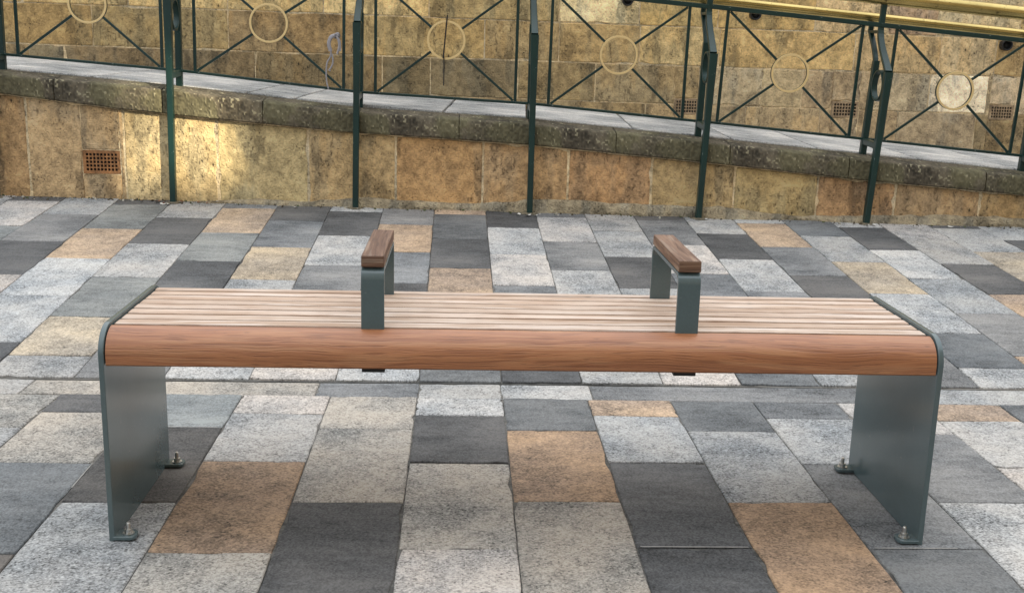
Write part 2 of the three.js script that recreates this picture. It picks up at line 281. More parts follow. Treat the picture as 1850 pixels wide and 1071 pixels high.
const REAR_ROWS = [
  '-6.143d -5.992p -5.456g',
  '-6.126l -5.707m -5.173d -4.628p',
  '-6.097d -5.956g -5.427t -4.897w -4.357w -3.815d',
  '-6.068l -5.675d -5.162w -4.618g -4.103y -3.692l',
  '-6.093m -5.916t -5.391g -4.884d -4.345w -3.890m',
  '-6.077d -5.654m -5.140y -4.619l -4.138d -3.732w',
  '-6.034w -5.883d -5.374w -4.847m -4.337d -3.883p',
  '-6.031m -5.624t -5.094m -4.594d -4.110y -3.752w',
  '-6.014t -5.861b -5.354d -4.840t -4.328l -3.846b',
  '-5.997d -5.593w -5.078p -4.587m -4.102w -3.771d',
  '-5.966m -5.839p -5.333m -4.832w -4.318m -3.867l',
  '-5.949l -5.572l -5.072d -4.576l -4.092t -3.791p',
  '-5.932d -5.812m -5.312p -4.813m -4.307w -3.858b',
  '-5.915l -5.550d -5.068w -4.560m -4.082t -3.782l',
  '-5.923w -5.793t -5.306m -4.812d -4.297l -3.849m',
  '-5.918b -5.542l -5.052y -4.557w -4.050b -3.680w',
  '-5.900w -5.744d -5.288w -4.797l -4.300m -3.805t',
  '-5.895p -5.515l -5.046d -4.571t -4.030l',
  '-5.903d -5.761l -5.283y -4.779m',
  '-5.898l -5.523d',
];

const STONE = {
  w: ['granite', 0.415, 0.409, 0.398], p: ['granite', 0.445, 0.413, 0.384], l: ['granite', 0.333, 0.329, 0.32], e: ['granite', 0.338, 0.312, 0.276],
  g: ['slate', 0.213, 0.223, 0.219], m: ['slate', 0.212, 0.213, 0.213], b: ['slate', 0.150, 0.155, 0.157], d: ['slate', 0.106, 0.105, 0.105], k: ['slate', 0.106, 0.097, 0.089],
  t: ['tan', 0.465, 0.342, 0.240], n: ['tan', 0.355, 0.242, 0.157], y: ['tan', 0.46, 0.378, 0.280],
};
{
  const pav = setting('pavement'), r = rng(9), codes = 'wdlmtplbdwymlgd';
  const G = 0.0012;
  const line = (L, i, step, z) => { const n = L.length; if (i < 0) return L[0][0] * z + L[0][1] + i * step; if (i >= n) return L[n - 1][0] * z + L[n - 1][1] + (i - n + 1) * step; return L[i][0] * z + L[i][1]; };
  const lay = (L, i, step, za, zb, code, yf, lift, name = 'paving_slab') => {
    const [mat, cr, cg, cb] = STONE[code], k = 0.92 + 0.16 * r(), w = (r() - 0.5) * 0.05;
    const up = () => lift + (r() - 0.5) * 0.0034;
    const q = (n, z, s) => V(line(L, n, step, z) + s * G, yf(z) + up(), z);
    const c = [q(i, zb - G, 1), q(i + 1, zb - G, -1), q(i + 1, za + G, -1), q(i, za + G, 1)];
    mesh(name, stone(c, 0.04, { bevel: 0.0024, seg: 8, chip: 0.09, wob: 0.0014, tint: [cr * k * (1 + w) * 1.45, cg * k * 1.45, cb * k * (1 - w) * 1.45] }), M[mat], pav);
  };
  const parse = s => s.split(' ').map(q => [parseFloat(q), q.slice(-1)]);
  const other = prev => { let c; do c = codes[Math.floor(r() * codes.length)]; while (c === prev); return c; };
  // front: from the channel towards and under the camera
  for (let i = -4; i <= 15; i++) {
    let row = i + 1 >= 0 && i + 1 < FRONT_ROWS.length ? parse(FRONT_ROWS[i + 1]) : [[-3.33, other()]];
    let z = row[row.length - 1][0];
    if (row.length === 1) { z += ((i & 1) ? 0.29 : 0.16); row.push([z, other()]); }
    while (z + 0.513 < -1.0) { z += (row.length === 2 && ((i & 1) === 0)) ? 0.385 : 0.513; row.push([z, other(row[row.length - 1][1])]); }
    row.push([z + 0.513, '']);
    for (let k = 0; k + 1 < row.length; k++) lay(FRONT_LINES, i, 0.2745, row[k][0], row[k + 1][0], row[k][1], () => 0, 0);
  }
  // rear: rising gently to the foot of the wall
  for (let i = -4; i <= 22; i++) {
    const known = i + 1 >= 0 && i + 1 < REAR_ROWS.length;
    let row = known ? parse(REAR_ROWS[i + 1]) : [[-6.05 + 0.0496 * 0.27 * i, other()]];
    if (!known) { let z = (i & 1) ? -5.86 : -5.57; row.push([z, other()]); }
    let z = row[row.length - 1][0];
    while (z + 0.51 < ZT - 0.12) { z += 0.51; row.push([z, other(row[row.length - 1][1])]); }
    row[0][0] = wallZ(line(REAR_LINES, i, 0.28, -6)) + 0.012;
    row.push([ZT - 0.006, '']);
    for (let k = 0; k + 1 < row.length; k++) if (row[k + 1][0] - row[k][0] > 0.03) lay(REAR_LINES, i, 0.28, row[k][0], row[k + 1][0], row[k][1], rearY, 0.004);
  }
  // the channel stones between the two
  const bx = [-4.4, -3.7, -3.05, -2.2, -1.385, -0.46, -0.13, 0.138, 0.435, 1.42, 2.4, 3.1, 3.9, 4.6], bc = 'lmllemlwmlelmll';
  for (let k = 0; k + 1 < bx.length; k++) lay([[0, bx[k]], [0, bx[k + 1]]], 0, 1, ZT + 0.006, ZB, bc[k], () => 0, -0.001, 'channel_stone');
  // a few joints are filled with pale mortar
  const pale = (x0, x1, z0, z1, y = 0) => { const n = 14, rows = []; for (let i = 0; i <= n; i++) { const t = i / n, x = lerp(x0, x1, t), z = lerp(z0, z1, t), w = 0.0010 + 0.0012 * N1(i * 1.7 + x0 * 9, 12), along = Math.abs(x1 - x0) > Math.abs(z1 - z0); rows.push(along ? [V(x, y + 0.0012, z + w), V(x, y + 0.0022, z), V(x, y + 0.0012, z - w)] : [V(x + w, y + 0.0012, z), V(x, y + 0.0022, z), V(x - w, y + 0.0012, z)]); } mesh('pale_mortar', grid(rows), M.paleMortar, pav); };
  pale(-0.9665, -0.9655, -2.76, -2.60); pale(-0.96, -0.70, -3.045, -3.045); pale(0.42, 0.67, -2.2865, -2.2865); pale(0.965, 1.16, -2.285, -2.285);
  const bed = mesh('bedding', new THREE.PlaneGeometry(9.4, 2.6), M.bed, pav); bed.rotation.x = -Math.PI / 2; bed.position.set(0.4, -0.0045, ZT + 1.3 - 0.006);
  const L2 = Math.hypot(1, SLOPE) * 2.8, bed2 = mesh('bedding', new THREE.PlaneGeometry(9.8, L2), M.bed, pav); bed2.rotation.x = -Math.PI / 2 + Math.atan(SLOPE); bed2.position.set(0.4, rearY(ZT - 1.4) - 0.0020, ZT - 1.4);
  const ground = mesh('ground', new THREE.PlaneGeometry(160, 160), M.bed, scene); ground.rotation.x = -Math.PI / 2; ground.position.y = -0.06; ground.userData = { kind: 'structure' };
}

// ---------------------------------------------------------------- the ramp and its retaining wall
function poly(tab) { return x => { const n = tab.length; let i = 0; while (i < n - 2 && x > tab[i + 1][0]) i++; const [a, p] = tab[i], [b, q] = tab[i + 1]; return p + (q - p) * (x - a) / (b - a); }; }
const rampY = poly([[-2.5, 0.894], [-1.6, 0.836], [-0.585, 0.743], [0.36, 0.705], [1.21, 0.639], [2.16, 0.563], [3.06, 0.492]]);
const copeBottom = poly([[-2.5, 0.768], [-1.83, 0.700], [-1.32, 0.660], [-0.6, 0.608], [-0.17, 0.592], [0.37, 0.567], [1.22, 0.506], [2.12, 0.428], [3.08, 0.364]]);
const BACK = -7.3, backZ = x => BACK + KZ * x;
{
  const ramp = setting('ramp'), r = rng(31);
  const xs = [-4.9, -4.3, -3.7, -3.1, -2.62, -2.05, -1.2, -0.93, -0.11, 0.355, 0.95, 1.5, 1.98, 2.55, 3.1, 3.7, 4.3, 5.0];
  for (let k = 0; k + 1 < xs.length; k++) {
    const a = xs[k] + 0.006, b = xs[k + 1] - 0.006, zf = x => wallZ(x) - 0.165, zb = x => backZ(x) + 0.01, sk = 0.06;
    const t = 0.9 + 0.2 * r();
    const m = mesh('ramp_slab', stone([V(a, rampY(a), zf(a)), V(b, rampY(b), zf(b)), V(b + sk, rampY(b + sk) + 0.012, zb(b)), V(a + sk, rampY(a + sk) + 0.012, zb(a))], 0.03, { bevel: 0.003, tint: [0.80 * t, 0.79 * t, 0.77 * t] }), M.ramp, ramp);
  }
  const rows = []; for (let x = -5; x <= 5.01; x += 0.25) rows.push([V(x, rampY(x) - 0.035, wallZ(x) - 0.14), V(x, rampY(x) - 0.022, backZ(x) - 0.05)]);
  mesh('ramp_fill', grid(rows), M.bed, ramp);
}
{
  const wall = thing('retaining_wall', 'low ochre stone retaining wall under the mossy coping of the ramp', 'wall');
  const r = rng(61);
  const jx = [-4.95, -4.4, -3.9, -3.4, -2.88, -2.373, -1.845, -1.338, -0.843, -0.365, 0.113, 0.58, 1.037, 1.492, 1.948, 2.378, 2.844, 3.32, 3.8, 4.3, 4.85];
  const tones = [[0.50, 0.37, 0.21], [0.50, 0.37, 0.21], [0.50, 0.37, 0.21], [0.5, 0.38, 0.22], [0.48, 0.34, 0.19], [0.52, 0.40, 0.24], [0.56, 0.45, 0.27], [0.55, 0.45, 0.275], [0.54, 0.41, 0.24], [0.52, 0.36, 0.19], [0.53, 0.39, 0.21], [0.52, 0.35, 0.18], [0.50, 0.36, 0.20], [0.51, 0.37, 0.20], [0.49, 0.34, 0.185], [0.48, 0.35, 0.19], [0.49, 0.34, 0.18], [0.50, 0.37, 0.21], [0.49, 0.36, 0.20], [0.5, 0.36, 0.2]];
  mortarCore(wall, -5, 5, () => -0.05, x => copeBottom(x) + 0.03, x => wallZ(x) - 0.0035, [[-2.072, -1.874, 0.349, 0.472]]);
  const g = 0.005, yb = x => rearY(wallZ(x)) - 0.03, jz = () => (r() - 0.35) * 0.005, put = (a, b, ya, yb2, yc, yd, tone) => mesh('stone_block', stone([V(a, ya, wallZ(a) + jz()), V(b, yb2, wallZ(b) + jz()), V(b, yc, wallZ(b) + jz()), V(a, yd, wallZ(a) + jz())], 0.12, { bevel: 0.004, seg: 8, wob: 0.0022, chip: 0.12, tint: muted(tone, 1.36) }), M.stone, wall);
  // the block with the air brick is cut round it
  for (let k = 0; k + 1 < jx.length; k++) {
    const a = jx[k] + g, b = jx[k + 1] - g, tone = tones[k].map(v => v * (0.94 + 0.12 * r())), top = x => copeBottom(x) - 0.006;
    if (k === 5) {
      const l = -2.074, rr = -1.872, y0 = 0.347, y1 = 0.474;
      put(a, l - 0.004, yb(a), yb(l), top(l), top(a), tone); put(rr + 0.004, b, yb(rr), yb(b), top(b), top(rr), tone);
      put(l - 0.004, rr + 0.004, yb(l), yb(rr), y0 - 0.004, y0 - 0.004, tone); put(l - 0.004, rr + 0.004, y1 + 0.004, y1 + 0.004, top(rr), top(l), tone);
    } else put(a, b, yb(a), yb(b), top(b), top(a), tone);
  }
  grille(wall, -2.074, -1.872, 0.347, 0.474, wallZ(-1.97) + 0.002, 9, 5, M.airbrick);
  // coping stones, rough and overgrown
  const cx = [-4.9, -4.2, -3.4, -2.75, -2.2, -1.62, -1.08, -0.56, -0.02, 0.36, 0.83, 1.45, 2.10, 2.85, 3.5, 4.2, 4.9];
  for (let k = 0; k + 1 < cx.length; k++) {
    const a = cx[k] + 0.002, b = cx[k + 1] - 0.002, rows = [], n = Math.ceil((b - a) / 0.022), sd = k * 5;
    for (let i = 0; i <= n; i++) {
      const x = lerp(a, b, i / n), e = Math.min(x - a, b - x), cut = 0.004 * Math.exp(-e / 0.006), t = rampY(x) - 0.024, bt = copeBottom(x), z = wallZ(x), row = [];
      const nz = (j, f, amp) => (N1(x * f + 31.7, sd + j) - 0.5) * amp;
      const prof = [[-0.11, bt + 0.002, 0], [0.026, bt + 0.001, 0.006], [0.031, bt + 0.008, 0.014], [0.032, lerp(bt, t, 0.35), 0.016], [0.032, lerp(bt, t, 0.65), 0.016], [0.031, t - 0.012, 0.016], [0.025, t - 0.002, 0.014], [0.010, t + 0.001, 0.010], [-0.05, t + 0.008, 0.006], [-0.11, t + 0.016, 0.004], [-0.19, t + 0.016, 0]];
      prof.forEach(([dz, y, amp], j) => row.push(V(x, y + nz(j, 23, amp * 0.25) + nz(j + 20, 60, amp * 0.22), z + dz - cut + nz(j + 40, 9, amp * 0.3) + nz(j + 60, 45, amp * 0.3))));
      rows.push(row);
    }
    const G = grid(rows, false, (p, i, j, s) => [p.x + k * 0.011, s]);
    const cap = row => { const q = row.map(p => p.clone()); return q; };
    mesh('coping_stone', G, M.crust, wall);
  }
  // lumpy mortar along the foot
  const rows = [];
  for (let x = -1.45; x <= 4.6; x += 0.02) {
    const h = (0.012 + 0.075 * Math.pow(N1(x * 2.1, 3), 1.6) + 0.012 * N1(x * 17, 4)) * sst(-1.45, -1.1, x) * sst(4.6, 4.3, x) + 0.004, d = 0.016 + 0.03 * N1(x * 3.3, 5) + 0.012 * N1(x * 21, 6), y0 = rearY(wallZ(x)) - 0.004, z = wallZ(x);
    rows.push([V(x, y0, z + d), V(x, y0 + h * 0.35 + 0.004 * N1(x * 40, 7), z + d * 0.85 + 0.006 * N1(x * 31, 8)), V(x, y0 + h * 0.8 + 0.006 * N1(x * 37, 9), z + d * 0.5 + 0.008 * N1(x * 29, 10)), V(x, y0 + h + 0.004, z + 0.004), V(x, y0 + h + 0.006, z - 0.01)]);
  }
  mesh('mortar_fillet', grid(rows), M.fillet, wall);
}
// the mortar bed behind the stones, left open behind each air brick
function mortarCore(parent, x0, x1, lo, hi, zf, holes) {
  const strip = (a, b, l, h) => { const n = Math.max(1, Math.ceil((b - a) / 0.25)), rows = []; for (let i = 0; i <= n; i++) { const x = lerp(a, b, i / n); rows.push([V(x, l(x), zf(x)), V(x, h(x), zf(x))]); } return grid(rows).toNonIndexed(); };
  const out = []; let x = x0;
  for (const [a, b, c, d] of holes) { out.push(strip(x, a, lo, hi), strip(a, b, lo, () => c), strip(a, b, () => d, hi)); x = b; }
  out.push(strip(x, x1, lo, hi)); mesh('mortar_core', mergeGeometries(out), M.mortar, parent);
}
function grille(parent, x0, x1, y0, y1, z, nx, ny, mat) {
  const sh = new THREE.Shape([[x0, y0], [x1, y0], [x1, y1], [x0, y1]].map(p => new THREE.Vector2(...p))), mx = (x1 - x0) * 0.07, my = (y1 - y0) * 0.10, cw = (x1 - x0 - 2 * mx) / nx, ch = (y1 - y0 - 2 * my) / ny;
  for (let i = 0; i < nx; i++) for (let j = 0; j < ny; j++) { const a = x0 + mx + cw * (i + 0.16), b = a + cw * 0.68, c = y0 + my + ch * (j + 0.16), d = c + ch * 0.68; sh.holes.push(new THREE.Path([[a, c], [a, d], [b, d], [b, c]].map(p => new THREE.Vector2(...p)))); }
  const g = new THREE.ExtrudeGeometry(sh, { depth: 0.010, bevelEnabled: false }); g.translate(0, 0, z - 0.010);
  const m = mesh('air_brick', g, mat, parent);
  const back = mesh('black_backing', new THREE.BoxGeometry(x1 - x0, y1 - y0, 0.01).translate((x0 + x1) / 2, (y0 + y1) / 2, z - 0.026), M.black, m);  // black colour stands in for the shade inside the holes
  return m;
}

// ---------------------------------------------------------------- the tall wall behind the ramp
{
  const wall = thing('ashlar_wall', 'tall weathered limestone block wall rising behind the ramp', 'wall');
  const r = rng(71);
  const vents = [[1.385, 1.545, 0.672, 0.772], [2.418, 2.596, 0.678, 0.782], [3.452, 3.612, 0.690, 0.786]];
  mortarCore(wall, -6, 6.5, () => 0, () => 2.62, x => backZ(x) - 0.004, vents.map(([a, b, c, d]) => [a + 0.002, b - 0.002, c + 0.002, d - 0.002]));
  mesh('wall_body', (() => { const g = new THREE.BoxGeometry(12.6, 2.64, 0.3); g.translate(0, 1.30, -0.20); g.rotateY(-Math.atan(KZ)); g.translate(0.25, 0, BACK + KZ * 0.25); return g; })(), M.mortar, wall);
  const course = [x => 0.26, x => 0.485 - 0.006 * x, x => 0.745 - 0.006 * x, x => 0.993 - 0.007 * x, x => 1.245 - 0.0105 * x, x => 1.505 - 0.008 * x, x => 1.78, x => 2.06, x => 2.34, x => 2.62];
  const joints = {
    1: [-6, -5.4, -4.8, -4.2, -3.6, -3.0, -2.4, -1.8, -1.2, -0.6, 0, 0.55, 1.2, 1.857, 2.346, 2.858, 3.371, 3.9, 4.5, 5.1, 5.8, 6.5],
    2: [-6, -5.2, -4.6, -4.0, -3.4, -2.839, -2.606, -1.94, -1.363, -0.533, -0.218, 0.354, 0.861, 1.54, 1.946, 2.217, 2.65, 3.046, 3.428, 3.9, 4.5, 5.1, 5.8, 6.5],
    3: [-6, -5.3, -4.6, -3.9, -3.2, -2.415, -1.533, -0.712, 0.132, 0.616, 1.14, 1.657, 2.536, 3.092, 3.452, 4.1, 4.8, 5.6, 6.5],
    4: [-6, -5.0, -4.3, -3.6, -2.854, -2.174, -1.531, -0.913, -0.229, 0.611, 1.13, 1.637, 2.265, 2.737, 3.055, 3.586, 4.2, 4.9, 5.7, 6.5],
  };
  for (const k of [0, 5, 6, 7, 8]) { joints[k] = [-6]; let x = -6; while (x < 6.0) { x += 0.5 + 0.35 * r(); joints[k].push(Math.min(x, 6.5)); } joints[k][joints[k].length - 1] = 6.5; }
  // particular stones of the photograph: [course, x inside the stone] -> colour
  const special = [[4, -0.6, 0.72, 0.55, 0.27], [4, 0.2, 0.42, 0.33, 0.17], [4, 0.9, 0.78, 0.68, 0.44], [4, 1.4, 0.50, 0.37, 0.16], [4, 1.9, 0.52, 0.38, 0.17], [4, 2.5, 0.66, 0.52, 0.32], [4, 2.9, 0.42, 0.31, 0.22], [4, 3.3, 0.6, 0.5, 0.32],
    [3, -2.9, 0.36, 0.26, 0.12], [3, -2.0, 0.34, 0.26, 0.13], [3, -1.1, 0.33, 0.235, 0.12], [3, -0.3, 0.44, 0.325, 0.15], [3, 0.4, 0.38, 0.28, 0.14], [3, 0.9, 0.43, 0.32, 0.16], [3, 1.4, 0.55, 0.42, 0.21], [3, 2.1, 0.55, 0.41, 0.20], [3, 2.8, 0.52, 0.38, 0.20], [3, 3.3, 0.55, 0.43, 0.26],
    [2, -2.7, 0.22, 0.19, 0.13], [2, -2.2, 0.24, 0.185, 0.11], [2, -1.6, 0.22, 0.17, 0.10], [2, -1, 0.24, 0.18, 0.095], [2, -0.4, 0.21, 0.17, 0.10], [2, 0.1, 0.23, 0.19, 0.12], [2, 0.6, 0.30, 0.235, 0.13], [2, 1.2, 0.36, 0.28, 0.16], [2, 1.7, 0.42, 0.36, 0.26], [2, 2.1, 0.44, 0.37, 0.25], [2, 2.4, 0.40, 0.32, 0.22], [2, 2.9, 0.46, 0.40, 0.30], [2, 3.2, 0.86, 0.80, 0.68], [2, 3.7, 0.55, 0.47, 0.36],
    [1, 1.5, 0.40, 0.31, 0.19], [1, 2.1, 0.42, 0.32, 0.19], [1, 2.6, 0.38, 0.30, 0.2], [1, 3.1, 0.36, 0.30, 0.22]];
  const g = 0.003;
  const j = () => (r() - 0.35) * 0.005;
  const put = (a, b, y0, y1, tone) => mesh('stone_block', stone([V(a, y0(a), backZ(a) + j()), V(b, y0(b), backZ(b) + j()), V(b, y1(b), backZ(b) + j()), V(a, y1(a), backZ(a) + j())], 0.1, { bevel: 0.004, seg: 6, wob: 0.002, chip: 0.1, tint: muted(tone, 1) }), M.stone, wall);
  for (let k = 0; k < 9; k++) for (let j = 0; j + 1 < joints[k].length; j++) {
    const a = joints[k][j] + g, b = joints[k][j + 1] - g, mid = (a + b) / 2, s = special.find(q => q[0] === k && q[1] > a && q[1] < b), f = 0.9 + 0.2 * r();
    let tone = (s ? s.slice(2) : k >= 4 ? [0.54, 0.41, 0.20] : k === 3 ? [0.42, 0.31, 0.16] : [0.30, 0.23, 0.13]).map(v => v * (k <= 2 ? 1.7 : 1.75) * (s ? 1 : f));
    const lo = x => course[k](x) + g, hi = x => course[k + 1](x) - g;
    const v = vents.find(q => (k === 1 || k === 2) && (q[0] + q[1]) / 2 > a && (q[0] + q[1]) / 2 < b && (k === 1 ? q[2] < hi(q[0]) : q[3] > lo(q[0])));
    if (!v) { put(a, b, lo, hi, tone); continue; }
    const [x0, x1, y0, y1] = v, e = 0.003;
    if (x0 - e - a > 0.02) put(a, x0 - e, lo, hi, tone);
    if (b - x1 - e > 0.02) put(x1 + e, b, lo, hi, tone);
    if (y0 - e - lo(x0) > 0.02) put(Math.max(a, x0 - e), Math.min(b, x1 + e), lo, () => y0 - e, tone);
    if (hi(x0) - y1 - e > 0.02) put(Math.max(a, x0 - e), Math.min(b, x1 + e), () => y1 + e, hi, tone);
  }
  for (const [x0, x1, y0, y1] of vents) grille(wall, x0, x1, y0, y1, backZ((x0 + x1) / 2) + 0.003, 8, 4, M.airbrickPale);
  for (const [x, y] of [[1.043, 1.385], [1.866, 1.318], [3.495, 1.168]]) {
    const p = [[0.0, 0.0], [0.026, 0.0], [0.034, 0.008], [0.036, 0.03], [0.036, 0.055], [0.030, 0.060], [0.026, 0.052], [0.024, 0.02], [0.0, 0.018]].map(q => new THREE.Vector2(...q));
    const m = mesh('weep_pipe', new THREE.LatheGeometry(p, 24).rotateX(Math.PI / 2), M.black, wall); m.position.set(x, y, backZ(x) - 0.005);
  }
}

// ---------------------------------------------------------------- the railing
const railZ = x => wallZ(x) - 0.15;
const POSTS = [[-3.5, 0.01], [-2.545, 0.01], [-1.576, 0.012], [-0.58, 0.012], [0.372, 0.0], [1.295, 0.022], [2.212, 0.04], [3.112, 0.03], [4.05, 0.02]];   // foot, lean to the right per 0.8 m
{
  const rail = thing('ramp_railing', 'dark green metal railing with gold rings and brass handrails along the ramp', 'railing');
  const lean = (k, y, y0) => POSTS[k][0] + POSTS[k][1] * (y - y0) / 0.8;
  POSTS.forEach(([px], k) => {
    const post = group('post', rail), R = rampY(px), gy = rearY(wallZ(px)), zf = wallZ(px) + 0.052, zr = railZ(px), X = y => lean(k, y, gy), side = V(1, 0, 0);
    const at = (y, z) => V(X(y), y, z);
    // front leg: up the face of the wall, then curving back to the rail
    mesh('front_leg', bar([at(gy - 0.01, zf), at(R + 0.06, zf), at(R + 0.25, zf), at(R + 0.445, zf)], side, [0.031, 0.032, 0.037, 0.044], 0.040), M.green, post);
    const c = []; for (let i = 0; i <= 12; i++) { const t = i / 12; c.push(at(R + 0.445 + 0.235 * t, lerp(zf - 0.004, zr, t * t * (3 - 2 * t) * 0.25 + 0.75 * Math.sin(t * Math.PI / 2)))); }
    c.push(at(R + 0.80, zr)); mesh('curved_arm', bar(c, side, c.map((_, i) => lerp(0.038, 0.030, i / 13)), 0.022), M.green, post);
    mesh('rear_leg', bar([at(R - 0.01, zr), at(R + 0.25, zr), at(R + 0.50, zr)], side, [0.034, 0.034, 0.034], 0.034), M.green, post);
    const d = []; for (let i = 0; i <= 8; i++) { const t = i / 8; d.push(at(R + 0.49 + 0.17 * t, lerp(zr - 0.004, zr - 0.15, Math.pow(t, 1.3)))); } d.push(at(R + 0.70, zr - 0.15));
    mesh('rear_arm', bar(d, side, 0.026, 0.020), M.green, post);
    mesh('tie', bar([at(R + 0.055, zf - 0.018), at(R + 0.062, zr + 0.016)], side, 0.030, 0.034), M.green, post);
    mesh('tie', bar([at(R + 0.655, zr - 0.008), at(R + 0.655, zr - 0.142)], side, 0.022, 0.016), M.green, post);
    const pad = new THREE.SphereGeometry(1, 18, 8, 0, Math.PI * 2, 0, Math.PI / 2), pp = pad.attributes.position;
    for (let i = 0; i < pp.count; i++) { const ang = Math.atan2(pp.getZ(i), pp.getX(i)), f = 0.7 + 0.6 * N1(ang * 2.2 + 9 + k * 5, 14); pp.setXYZ(i, pp.getX(i) * 0.042 * f, pp.getY(i) * 0.009, pp.getZ(i) * 0.036 * f); }
    pad.computeVertexNormals(); mesh('foot_mortar', pad.translate(px, rearY(zf) + 0.002, zf + 0.004), M.fillet, post);
    const ring = flatRing(0.084, 0.010, 0.032, 32); ring.rotateY(Math.PI / 2); ring.scale(1, 1, 0.93); ring.translate(X(R + 0.37), R + 0.37, (zf + zr) / 2); mesh('ring', ring, M.green, post);
  });
  for (let k = 0; k + 1 < POSTS.length; k++) {
    const panel = group('panel', rail), a = POSTS[k][0] + 0.015, b = POSTS[k + 1][0] - 0.015, N = V(0, 0, 1);
    // rails run straight between posts, at the height of the ramp at each
    const ya = rampY(POSTS[k][0]), yb = rampY(POSTS[k + 1][0]), Y = x => lerp(ya, yb, (x - POSTS[k][0]) / (POSTS[k + 1][0] - POSTS[k][0]));
    const sh = y => lerp(POSTS[k][1], POSTS[k + 1][1], 0.5) * y / 0.8, at = (x, dy, dz = 0) => V(x + sh(dy + 0.5), Y(x) + dy, railZ(x) + dz);
    mesh('bottom_bar', bar([at(a, 0.075), at(b, 0.075)], V(0, 0, 1), 0.030, 0.014), M.green, panel);
    mesh('top_bar', bar([at(a - 0.02, 0.690), at(b + 0.02, 0.690)], V(0, 0, 1), 0.030, 0.024), M.green, panel);
    const l = a + 0.075, r = b - 0.075;
    for (const x of [l, r]) mesh('upright', bar([at(x, 0.082), at(x, 0.678)], N, 0.014, 0.016), M.green, panel);
    const cx = (l + r) / 2, c = at(cx, 0.385), rr = 0.104;
    for (const [x, dy] of [[l, 0.085], [r, 0.085], [l, 0.675], [r, 0.675]]) { const e = at(x + (x < cx ? 0.012 : -0.012), dy), d = e.clone().sub(c).normalize(); mesh('brace', bar([c.clone().addScaledVector(d, rr - 0.002), e], N, 0.012, 0.013), M.green, panel); }
    const ring = mesh('ring', flatRing(rr, 0.009, 0.022, 44).translate(c.x, c.y, c.z), M.green, panel);
    mesh('gold_face', flatRing(rr + 0.001, 0.0115, 0.005, 44).translate(c.x, c.y, c.z + 0.0125), M.gold, ring);
  }
  const line = (dy, dz, fn) => { const pts = []; for (let k = 0; k < POSTS.length; k++) { const x = POSTS[k][0] + POSTS[k][1] * 1.3; pts.push(V(x, rampY(POSTS[k][0]) + dy, railZ(x) + dz)); } return pts; };
  const seg = (name, dy, dz, rad) => { const p = line(dy, dz), c = new THREE.CurvePath(); for (let i = 0; i + 1 < p.length; i++) c.add(new THREE.LineCurve3(p[i], p[i + 1])); const g = new THREE.TubeGeometry(c, 160, rad, 20); const uv = g.attributes.uv; for (let i = 0; i < uv.count; i++) uv.setXY(i, uv.getX(i) * 7.5, uv.getY(i) * 6.28 * rad); mesh(name, g, M.brass, rail); };
  seg('handrail', 0.832, 0, 0.036); seg('lower_handrail', 0.733, -0.15, 0.025);
}

